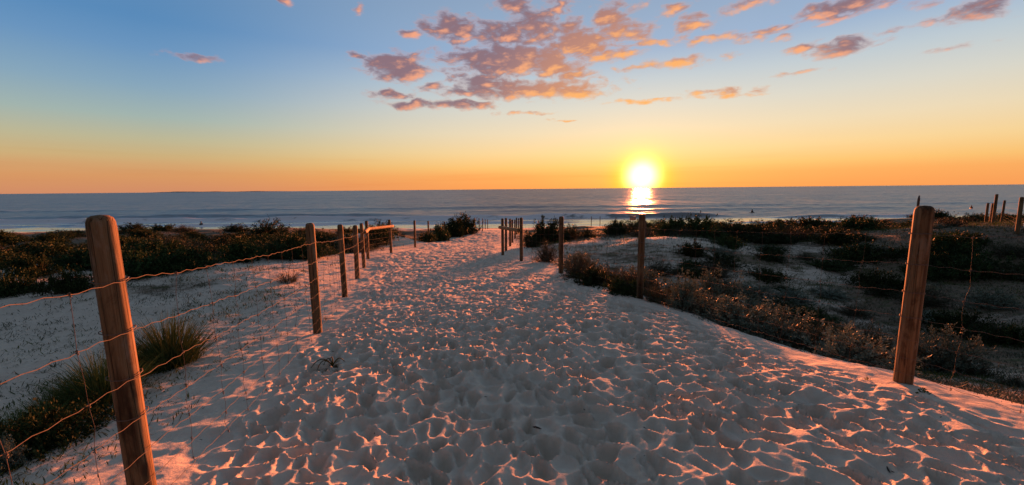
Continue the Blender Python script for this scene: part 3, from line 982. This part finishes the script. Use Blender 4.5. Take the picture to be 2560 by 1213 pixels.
PROTO = {}
def protos():
    PROTO['heath'] = [(*shrub_proto(1000 + i, .62, .62, .60, 7000, .045, .018, 85, 6), M_HEATH) for i in range(5)]
    PROTO['dark'] = [(*shrub_proto(1100 + i, .72, .66, .50, 7600, .045, .026, 90, 7), M_DARK) for i in range(5)]
    PROTO['grey'] = [(*shrub_proto(1200 + i, .55, .55, .56, 8000, .036, .015, 80, 7, .6), M_GREY) for i in range(4)]
    PROTO['dry'] = [(*shrub_proto(1300 + i, .62, .52, .48, 5200, .055, .008, 110, 6, .5), M_DRY) for i in range(4)]
    PROTO['spread'] = [(*shrub_proto(1400 + i, .88, .75, .32, 7600, .042, .026, 110, 7, .25), M_DARK) for i in range(4)]
    PROTO['tussock'] = [(tussock_proto(1500 + i, .55, .34, 1100, .006), None, M_TUSS) for i in range(3)]
    PROTO['tuft'] = [(tussock_proto(1600 + i, .26, .24, 220, .005, .7), None, M_DRY) for i in range(2)]
    PROTO['sprig'] = [(shrub_proto(1700 + i, .10, .10, .12, 300, .028, .018, 12, 4)[0], None, M_GREEN) for i in range(2)]
protos()
SIZE = {'heath': (.62 * 2.05, .68), 'dark': (.70 * 2.05, .54), 'grey': (.55 * 2.05, .62), 'dry': (.60 * 2.05, .58), 'spread': (.85 * 2.05, .38),
        'tussock': (.62, .52), 'tuft': (.46, .22), 'sprig': (.24, .15)}
NAMES = {'heath': 'heath_shrub', 'dark': 'coastal_shrub', 'grey': 'saltbush', 'dry': 'dry_shrub', 'spread': 'spreading_shrub',
         'tussock': 'grass_tussock', 'tuft': 'dry_grass_tuft', 'sprig': 'green_sprig'}
CATS = {'tussock': 'grass', 'tuft': 'grass', 'sprig': 'plant'}
_cnt = {}
def plant(kind, x, y, w, h, label, group=None, sink=.04, rot=None):
    i = _cnt.get(kind, 0); _cnt[kind] = i + 1
    fol, stem, mat = PROTO[kind][i % len(PROTO[kind])]
    z = gz1(x, y) - sink
    root = empty(NAMES[kind], (x, y, z))
    root.rotation_euler.z = random.uniform(0, 6.28) if rot is None else rot
    sx, sz = w / SIZE[kind][0], h / SIZE[kind][1]
    root.scale = (sx * random.uniform(.95, 1.05), sx * random.uniform(.85, 1.05), sz)
    tag(root, label, CATS.get(kind, 'shrub'), group)
    obj('blades' if stem is None and kind != 'sprig' else 'foliage', fol, mat, root)
    if stem is not None:
        obj('stem', stem, M_STEM, root)
    return root

def plant_px(kind, px, py, wpx, hpx, label, Y=None, **kw):
    """stand a plant where the ground is seen at that photo pixel"""
    if Y is None:
        x, Y = hit(px, py)
    else:
        x = at_px(px, Y)
    s = Y / F
    plant(kind, x, Y, wpx * s, hpx * s, label, **kw)

PL = [
 # left of the path, near the fence
 ('tussock', 428, 915, 190, 180, 'tall spiky grass tussock behind the wire right of the big left post', None),
 ('tussock', 262, 1010, 190, 190, 'dark green grass tussock partly hidden behind the big left post', None),
 ('tussock', 205, 1015, 130, 120, 'thin grass tussock just left of the big left post', None),
 ('tussock', 330, 945, 120, 120, 'grass tussock between the big left post and the tall spiky tussock', None),
 ('tussock', 150, 1060, 170, 150, 'green grass tussock in the strip running down to the lower left corner', None),
 ('tussock', 70, 1110, 170, 140, 'lowest green grass tussock near the lower left corner', None),
 ('spread', 130, 1110, 330, 110, 'very dark low shrub at the lower left behind the wires', None),
 ('grey', 8, 1180, 120, 130, 'pale grey saltbush cut by the left edge near the bottom corner', None),
 ('tuft', 720, 705, 80, 50, 'small dry grass tuft behind the second left post', None),
 ('tuft', 815, 800, 40, 22, 'tiny dry tuft at the foot of the second left post', None),
 ('spread', 30, 735, 150, 60, 'dark low shrub on the sand at the far left edge', None),
 ('spread', 180, 730, 130, 60, 'dark low shrub just left of the big left post on the sand', None),
 ('dark', 90, 690, 120, 60, 'dark rounded shrub left of the big post at the edge of the heath', None),
 ('dark', 380, 690, 190, 70, 'dark wide shrub just right of the big left post', None),
 ('dark', 480, 672, 150, 60, 'dark shrub above the spiky tussock', None),
 ('dark', 610, 655, 130, 60, 'dark shrub left of the second left post at the sand edge', None),
 ('heath', 695, 648, 90, 55, 'brown shrub touching the second left post', None),
 ('heath', 670, 600, 130, 55, 'large brown shrub on the skyline left of the second left post', None),
 ('dark', 740, 640, 90, 60, 'dark shrub behind the wire beside the second left post', None),
 ('heath', 815, 630, 80, 60, 'brown shrub between the second and third left posts', None),
 ('dark', 870, 628, 60, 50, 'dark shrub behind the third left post', None),
 ('dark', 950, 610, 80, 50, 'dark shrub below the orange rail', None),
 ('heath', 960, 592, 90, 45, 'brown shrub on the skyline behind the orange rail', None),
 ('tuft', 1000, 575, 44, 22, 'grass tuft on the bare white sand patch by the rail', 21.5),
 ('dark', 1100, 592, 60, 45, 'dark shrub left of the big dark bush by the path', 25.0),
 ('dark', 1130, 588, 90, 45, 'dark shrub along the fence below the big dark bush', 28.5),
 ('dark', 1158, 592, 84, 52, 'big dark bush on the skyline left of the path end', 31.0),
 ('dark', 1060, 600, 70, 28, 'low dark shrub in front of the white sand patch', 22.0),
 # right of the path
 ('dark', 1362, 590, 110, 66, 'big rounded dark bush on the skyline right of the path', 19.0),
 ('heath', 1425, 592, 90, 44, 'brown bush on the skyline behind the slim right post', 19.0),
 ('heath', 1330, 600, 60, 40, 'brown shrub behind the log rail on the right', 16.5),
 ('heath', 1470, 590, 50, 30, 'small brown bush at the right end of the skyline clump', 19.0),
 ('dry', 1365, 655, 80, 60, 'dry twiggy shrub left of the slim right post', None),
 ('dry', 1440, 695, 110, 80, 'dry brown shrub right of the slim right post', None),
 ('dark', 1480, 712, 130, 48, 'dark low shrub at the fence foot right of the slim right post', None),
 ('dark', 1540, 592, 90, 36, 'red brown bush below the sun left of the fence post', 20.0),
 ('heath', 1590, 592, 70, 30, 'small red brown bush directly under the sun', 20.0),
 ('dark', 1690, 600, 120, 48, 'dark bush right of the fence post under the sun', 18.0),
 ('dark', 1755, 612, 110, 64, 'tall dark bush with spiky top right of the sun', 17.0),
 ('heath', 1835, 610, 120, 52, 'brown bush right of the tall dark spiky bush', 18.0),
 ('heath', 1900, 612, 120, 50, 'wide brown bush at the right end of the sunlit row', 17.5),
 ('dark', 1735, 640, 100, 40, 'dark shrub in front of the tall spiky bush', None),
 ('dry', 1780, 690, 150, 50, 'low dark brown shrub in the middle of the bare sand', None),
 ('dry', 1640, 690, 120, 50, 'dry shrub just right of the post under the sun', None),
 ('dry', 1570, 730, 150, 80, 'dry twiggy shrub around the post under the sun', None),
 ('grey', 1790, 785, 190, 130, 'olive grey bush with upright tips behind the right fence', None),
 ('grey', 1705, 775, 130, 105, 'grey bush right of the post under the sun', None),
 ('grey', 1875, 815, 130, 85, 'small grey bush at the right foot of the olive grey bush', None),
 ('dry', 1640, 755, 100, 60, 'dry brown shrub at the foot of the post under the sun', None),
 ('dry', 1950, 835, 150, 90, 'dry brown shrub right of the grey bushes along the fence', None),
 ('dry', 2040, 865, 160, 100, 'dry brown shrub midway along the right fence wire', None),
 ('dry', 2130, 890, 160, 110, 'dry brown shrub left of the big right post', None),
 ('dry', 2210, 915, 140, 115, 'dry brown shrub touching the big right post', None),
 ('grey', 2345, 930, 190, 135, 'pale grey green saltbush right of the big right post', None),
 ('dry', 2450, 940, 120, 50, 'low dry shrub right of the pale grey green saltbush', None),
 ('dry', 2540, 965, 90, 50, 'low dry shrub at the right edge behind the wire', None),
 ('spread', 2200, 722, 150, 48, 'dark green low shrub left of the big right post', None),
 ('spread', 2150, 650, 180, 42, 'dark low shrub in the hollow left of the big right post', None),
 ('grey', 2180, 640, 110, 40, 'greyish shrub on the slope left of the big right post', None),
 ('dark', 2370, 640, 170, 62, 'dark rounded shrub with grey top right of the big right post', None),
 ('spread', 2450, 690, 220, 58, 'dark green wide shrub right of the big right post', None),
 ('dark', 2350, 680, 120, 50, 'dark shrub touching the right side of the big right post', None),
 ('spread', 2400, 830, 170, 60, 'very dark low shrub above the pale grey green saltbush', None),
 ('grey', 2480, 770, 150, 50, 'grey low shrub on the right slope above the wire', None),
 ('dark', 2080, 610, 130, 40, 'dark shrub on the dune left of the hollow', None),
 ('heath', 2000, 598, 120, 40, 'brown shrub on the dune left of centre right', None),
 ('heath', 1950, 608, 100, 36, 'brown shrub behind the bare sand slope', None),
 ('dark', 2420, 610, 100, 34, 'small dark shrub left of the far right posts', None),
 ('sprig', 2170, 948, 34, 26, 'tiny green sprig on the sand left of the big right post', None),
 ('sprig', 2306, 985, 42, 32, 'tiny green sprig at the right foot of the big right post', None),
 ('dark', 1560, 735, 120, 50, 'dark low shrub hugging the fence foot left of the post under the sun', None),
 ('dry', 2540, 700, 170, 60, 'dry brown shrub on the right slope at the photo edge', None),
 ('dry', 2300, 760, 150, 60, 'dry brown shrub in the hollow beside the big right post', None),
 ('dark', 2530, 860, 150, 60, 'dark shrub at the right edge above the wire', None),
 ('dry', 2470, 850, 150, 60, 'dry brown shrub above the low dry shrubs at the right', None),
 ('dry', 2140, 790, 130, 36, 'low dry shrub on the sandy floor of the hollow', None),
 ('dry', 2530, 640, 150, 44, 'dry shrub below the far right posts', None),
 ('tuft', 2295, 968, 26, 14, 'wisp of dry grass against the foot of the big right post', None),
]
for k, px, py, w, h, lab, Y in PL:
    plant_px(k, px, py, w, h, lab, Y)

# continuous low scrub along the outside of the right fence
rs_ = random.Random(77)
_fx = np.linspace(3.7, 10.2, 14)
for k, Y in enumerate(_fx):
    kd = ['grey', 'dry', 'grey', 'grey', 'dry'][k % 5]
    look = {'grey': 'grey green scrub', 'dry': 'straw brown scrub'}[kd]
    Yj = Y + rs_.uniform(-.15, .15); wj = rs_.uniform(.85, 1.25)
    ORD_ = ['first', 'second', 'third', 'fourth', 'fifth', 'sixth', 'seventh', 'eighth', 'ninth', 'tenth', 'eleventh', 'twelfth', 'thirteenth', 'fourteenth', 'fifteenth']
    plant(kd, float(xr(Yj)) + rs_.uniform(.75, 1.15), Yj, wj, wj * rs_.uniform(.34, .48),
          '%s, %s clump from the right in the strip outside the right fence' % (look, ORD_[k]), 'scrub along the right fence')

# the far heath: countable mounds that nothing tells apart, one shared description each side
ORD = ['first', 'second', 'third', 'fourth', 'fifth', 'sixth', 'seventh', 'eighth', 'ninth', 'tenth', 'eleventh', 'twelfth', 'thirteenth', 'fourteenth', 'fifteenth', 'sixteenth']
ROWS = ['nearest', 'second nearest', 'third nearest', 'fourth nearest', 'fifth nearest', 'sixth nearest', 'seventh nearest', 'eighth nearest', 'ninth nearest', 'farthest']
LOOK = {'grey': 'grey green', 'heath': 'brown green', 'dark': 'dark green', 'dry': 'dry brown', 'spread': 'low dark'}
def scatter(n, region, seed, where, group, kinds, smin, smax, minfac=.75):
    rr = random.Random(seed)
    got = []
    tries = 0
    while len(got) < n and tries < 6000:
        tries += 1
        u = rr.uniform(region[0], region[1]); Y = math.exp(rr.uniform(math.log(region[2]), math.log(region[3])))
        x = u * Y
        if inside(np.array([x]), np.array([Y]))[0] > -1.3: continue
        if math.hypot(x + 6.3, Y - 22) < 2.4: continue
        if 9 < x < 30 and abs(Y - .82 * x) < 1.6: continue
        if region[4] is not None and not region[4](u, Y): continue
        s = rr.uniform(smin, smax)
        if any(math.hypot(x - a[0], Y - a[1]) < minfac * s for a in got): continue
        got.append((x, Y, s))
    got.sort(key=lambda a: a[1])
    nr = min(len(ROWS), math.ceil(len(got) / 14))
    for r in range(nr):
        row = sorted(got[r * len(got) // nr:(r + 1) * len(got) // nr], key=lambda a: a[0] / a[1])
        rname = ROWS[r] if r < nr - 1 else 'farthest'
        for k, (x, Y, s) in enumerate(row):
            kd = rr.choice(kinds)
            plant(kd, x, Y, s * 1.2, s * rr.uniform(.24, .42), '%s shrub, %s from the left in the %s row of %s' % (LOOK[kd], ORD[k], rname, where), group)
scatter(120, (-1.35, -.30, 10.5, 34, lambda u, Y: Y > 10.6 + 2.2 * (u + 1.3)), 11, 'the left heath', 'heath shrubs left of the path', ['heath', 'heath', 'dark', 'heath', 'dark', 'dry'], 1.2, 2.1, .62)
scatter(34, (.40, 1.30, 6.8, 16, lambda u, Y: (u * Y - 3.2) ** 2 + (Y - 13.6) ** 2 > 9 and u * Y > xr(Y) + 2.2), 13, 'the right hollow', 'low shrubs in the hollow', ['spread', 'grey', 'dry', 'heath', 'dark'], .6, 1.3, .7)
scatter(110, (.26, 1.35, 16.5, 36, None), 12, 'the right dunes', 'heath shrubs right of the path', ['heath', 'heath', 'dark', 'dry', 'spread'], 1.2, 2.1, .62)

# low ground cover: countless small tufts and runners
def ground_cover():
    rr = np.random.default_rng(99)
    n = 70000
    Y = np.exp(rr.uniform(math.log(1.6), math.log(32), n)); X = rr.uniform(-1.4, 1.4, n) * Y
    lm = litter_map(X, Y) + .25 * rr.normal(size=n)
    keep = (lm > .40) & (inside(X, Y) < -.45)
    X, Y = X[keep], Y[keep]
    Z = gz(X, Y)
    nb = 7
    sc = (.035 + .06 * rr.uniform(0, 1, len(X)) ** 2) * np.clip(.40 + Y / 11, 0, 2.2)
    C = np.repeat(np.stack([X, Y, Z], -1), nb, 0); S = np.repeat(sc, nb)
    off = rr.normal(size=C.shape) * S[:, None] * np.array([.9, .9, .0])
    a = rr.uniform(0, 2 * np.pi, len(C))
    t = np.stack([np.cos(a), np.sin(a), rr.uniform(.15, 1.2, len(C))], -1); t /= np.linalg.norm(t, axis=1)[:, None]
    s = np.stack([-np.sin(a), np.cos(a), np.zeros(len(C))], -1)
    P = C + off - np.array([0, 0, .006])
    L = S * rr.uniform(.6, 1.5, len(C)); W = S * .12 + .0015
    V = np.stack([P, P + t * (L * .5)[:, None] + s * (W * .5)[:, None], P + t * L[:, None], P + t * (L * .5)[:, None] - s * (W * .5)[:, None]], 1)
    grn = np.repeat(fbm(X / 1.6, Y / 1.6, 2, 77) + .15 * rr.normal(size=len(X)) > .12, nb)
    for msk, mat, nm, lab in ((~grn, M_DRY, 'dry_ground_cover', 'dry brown litter and low tufts scattered over the dune sand'),
                              (grn, M_GREEN, 'green_ground_cover', 'low green runners and tufts scattered over the dune sand')):
        v = V[msk].reshape(-1, 3)
        tag(obj(nm, mesh_from(nm, v, np.arange(len(v)).reshape(-1, 4), False), mat), lab, 'ground cover', kind='stuff')
ground_cover()

# uprooted weed lying on the path, with runners
def weed():
    x, y = hit(832, 916)
    root = tag(empty('uprooted_weed', (x, y, gz1(x, y) + .005)), 'small uprooted green weed with runners lying on the left of the path', 'plant')
    rr = np.random.default_rng(5)
    fol = tussock_proto(1801, .075, .10, 110, .012, .7)
    obj('leaves', fol, M_WEED, root)
    for a, L in ((3.0, .17), (3.5, .13), (1.9, .09), (.2, .10), (2.6, .08)):
        P = [(math.cos(a + .5 * f * f) * L * f, math.sin(a + .5 * f * f) * L * f, .02 + .06 * math.sin(f * 3.0)) for f in np.linspace(0, 1, 8)]
        V, Q = tube(P, np.linspace(.006, .003, 8), 5)
        obj('runner', mesh_from('runner', V, Q), M_WEED, root)
weed()

# scraps of bark, seaweed and shell on the sand
def scraps():
    rr = np.random.default_rng(21)
    mb = MB()
    n = 420
    Y = np.exp(rr.uniform(math.log(1.7), math.log(8), n)); u = rr.uniform(-1.2, 1.2, n); X = u * Y
    Z = gz(X, Y)
    for i in range(n):
        ins = inside(X[i:i+1], Y[i:i+1])[0]
        if ins > .7 and rr.uniform() < .6: continue
        L = rr.uniform(.006, .016) * (2.2 if rr.uniform() < .07 else 1); a = rr.uniform(0, 6.28)
        w = L * rr.uniform(.25, .6); hgt = L * .3
        c, s = math.cos(a), math.sin(a)
        pts = []
        for (qx, qy, qz) in ((-1, 0, 0), (-.4, .5, 0), (.6, .4, 0), (1, 0, 0), (.5, -.5, 0), (-.5, -.4, 0), (-.3, .1, 1), (.4, -.05, .8)):
            lx, ly = qx * L, qy * w
            pts.append((X[i] + c * lx - s * ly, Y[i] + s * lx + c * ly, Z[i] - .002 + qz * hgt))
        mb.add(pts, [(0, 1, 2, 6), (6, 2, 3, 7), (7, 3, 4, 6), (6, 4, 5, 0)])
    tag(obj('plant_scraps', mb.mesh('plant_scraps', False), mat_plain('dark_scrap', (.05, .04, .035), .9)), 'small dark scraps of bark and weed strewn on the sand', 'debris', kind='stuff')
scraps()

# pale paved path at the far right edge
def far_path():
    P = []
    pts = [(2535, 570), (2610, 574), (2800, 566), (3200, 560)]
    L = []
    for px, py in ((2515, 571), (2560, 577), (2640, 580)):
        L.append(hit(px, py))
    x0, y0 = hit(2530, 571)
    n = 14
    V = []; 
    for k in range(n):
        f = k / (n - 1)
        cx = x0 + f * 7; cy = y0 - .5 + f * 2.4
        w = 1.5 * min(1, .12 + 3 * f)
        for s in np.linspace(-1, 1, 7):
            V.append((cx + .25 * s * w, cy + s * w, 0))
    V = np.array(V)
    V[:, 2] = macro(V[:, 0], V[:, 1]) + detail(V[:, 0], V[:, 1]) * .2 + .03
    Q = [(k * 7 + j, k * 7 + 7 + j, k * 7 + 8 + j, k * 7 + 1 + j) for k in range(n - 1) for j in range(6)]
    tag(obj('side_path', mesh_from('side_path', V, Q), M_PATH), 'pale sandy side path at the far right edge', kind='structure')
far_path()

# ------------------------------------------------------------------ people in the surf and on the beach
M_SUIT = mat_plain('dark_wetsuit', (.02, .02, .025), .7)
M_SKIN = mat_plain('skin', (.35, .20, .14), .6)
M_CLOTH = mat_plain('dusky_red_cloth', (.22, .07, .07), .9)
M_BOARD = mat_plain('surfboard', (.22, .20, .19), .4)
M_HAIR = mat_plain('dark_hair', (.03, .02, .015), .8)
def body_mesh(J, E, rad):
    me = bpy.data.meshes.new('body')
    me.from_pydata(J, E, [])
    o = bpy.data.objects.new('tmp', me); COL.objects.link(o)
    md = o.modifiers.new('skin', 'SKIN')
    for i, r in enumerate(rad):
        sv = me.skin_vertices[0].data[i]; sv.radius = (r, r)
        sv.use_root = (i == 0)
    sb = o.modifiers.new('sub', 'SUBSURF'); sb.levels = 1; sb.render_levels = 1
    dg = bpy.context.evaluated_depsgraph_get()
    out = bpy.data.meshes.new_from_object(o.evaluated_get(dg))
    bpy.data.objects.remove(o)
    for p in out.polygons: p.use_smooth = True
    return out
SEAT = ([(0, 0, .10), (0, .02, .35), (0, 0, .55), (0, -.02, .64), (0, -.03, .74), (0, -.03, .84),
         (-.18, 0, .54), (-.24, -.10, .32), (-.16, -.28, .22), (.18, 0, .54), (.24, -.10, .32), (.16, -.28, .22),
         (-.12, -.02, .10), (-.20, -.40, .28), (-.19, -.52, .02), (-.19, -.64, .03), (.12, -.02, .10), (.20, -.40, .28), (.19, -.52, .02), (.19, -.64, .03)],
        [(0, 1), (1, 2), (2, 3), (3, 4), (4, 5), (2, 6), (6, 7), (7, 8), (2, 9), (9, 10), (10, 11), (0, 12), (12, 13), (13, 14), (14, 15), (0, 16), (16, 17), (17, 18), (18, 19)],
        [.14, .13, .14, .06, .10, .09, .07, .045, .035, .07, .045, .035, .09, .065, .045, .035, .09, .065, .045, .035])
STAND = ([(0, 0, .95), (0, 0, 1.2), (0, 0, 1.42), (0, 0, 1.52), (0, -.01, 1.62), (0, -.01, 1.72),
          (-.19, 0, 1.40), (-.25, 0, 1.12), (-.24, -.08, .88), (.19, 0, 1.40), (.25, 0, 1.12), (.24, -.08, .88),
          (-.10, 0, .90), (-.12, -.03, .50), (-.12, .02, .08), (-.12, -.12, .03), (.10, 0, .90), (.12, .04, .50), (.12, .12, .08), (.12, 0, .03)],
         SEAT[1], SEAT[2])
bm_seat = body_mesh(*SEAT); bm_stand = body_mesh(*STAND)
def head_bits(root, hz, y):
    V, Q = tube([(0, y, hz - .02), (0, y + .01, hz + .06), (0, y + .01, hz + .13), (0, y, hz + .16)], [.10, .115, .09, .02], 10)
    obj('hair', mesh_from('hair', V, Q), M_HAIR, root)
def person(px, Y, z, me, mat, label, rot, board=False):
    x = at_px(px, Y)
    root = tag(empty('person', (x, Y, z)), label, 'person')
    root.rotation_euler.z = rot
    m2 = me.copy(); m2.materials.clear()
    obj('body', m2, mat, root)
    head_bits(root, .78 if me is bm_seat else 1.66, -.03)
    if board:
        b = tag(obj('surfboard', None, None), 'pale surfboard under the ' + board, 'surfboard')
        bpy.data.objects.remove(b)
        n = 16; V = []
        for k in range(n):
            f = k / (n - 1) * 2 - 1
            w = .26 * (1 - abs(f) ** 2.4) + .01
            for th in np.linspace(0, 2 * np.pi, 8, endpoint=False):
                V.append((w * math.cos(th), f * 1.0, .03 * math.sin(th) + .10 * f * f))
        Q = [(k * 8 + j, k * 8 + (j + 1) % 8, k * 8 + 8 + (j + 1) % 8, k * 8 + 8 + j) for k in range(n - 1) for j in range(8)]
        o = tag(obj('surfboard', mesh_from('surfboard', V, Q), M_BOARD, None, (x, Y, .04)), 'surfboard floating under ' + board, 'surfboard')
        o.rotation_euler.z = rot
person(1750, 93, -.12, bm_seat, M_SUIT, 'dark wetsuit surfer sitting on a board right of the sun', 1.2, 'the surfer nearest the sun')
person(1878, 96, -.12, bm_seat, M_SUIT, 'dark wetsuit surfer sitting on a board further right of the sun', 2.0, 'the surfer further right')
person(2423, 105, -.15, bm_seat, M_SUIT, 'dark surfer sitting far out left of the far right posts', 2.4, 'the surfer farthest right')
person(503, 73, -1.0, bm_stand, M_SUIT, 'dark figure wading in the foam above the left heath', .6)
x = at_px(1947, 56)
person(1947, 56, gz1(x, 56), bm_seat, M_CLOTH, 'person in dusky red sitting on the beach near the water', 2.8)
x = at_px(1968, 56.5)
person(1968, 56.5, gz1(x, 56.5), bm_seat, M_SKIN, 'person sitting on the beach just right of the one in red', 3.4)
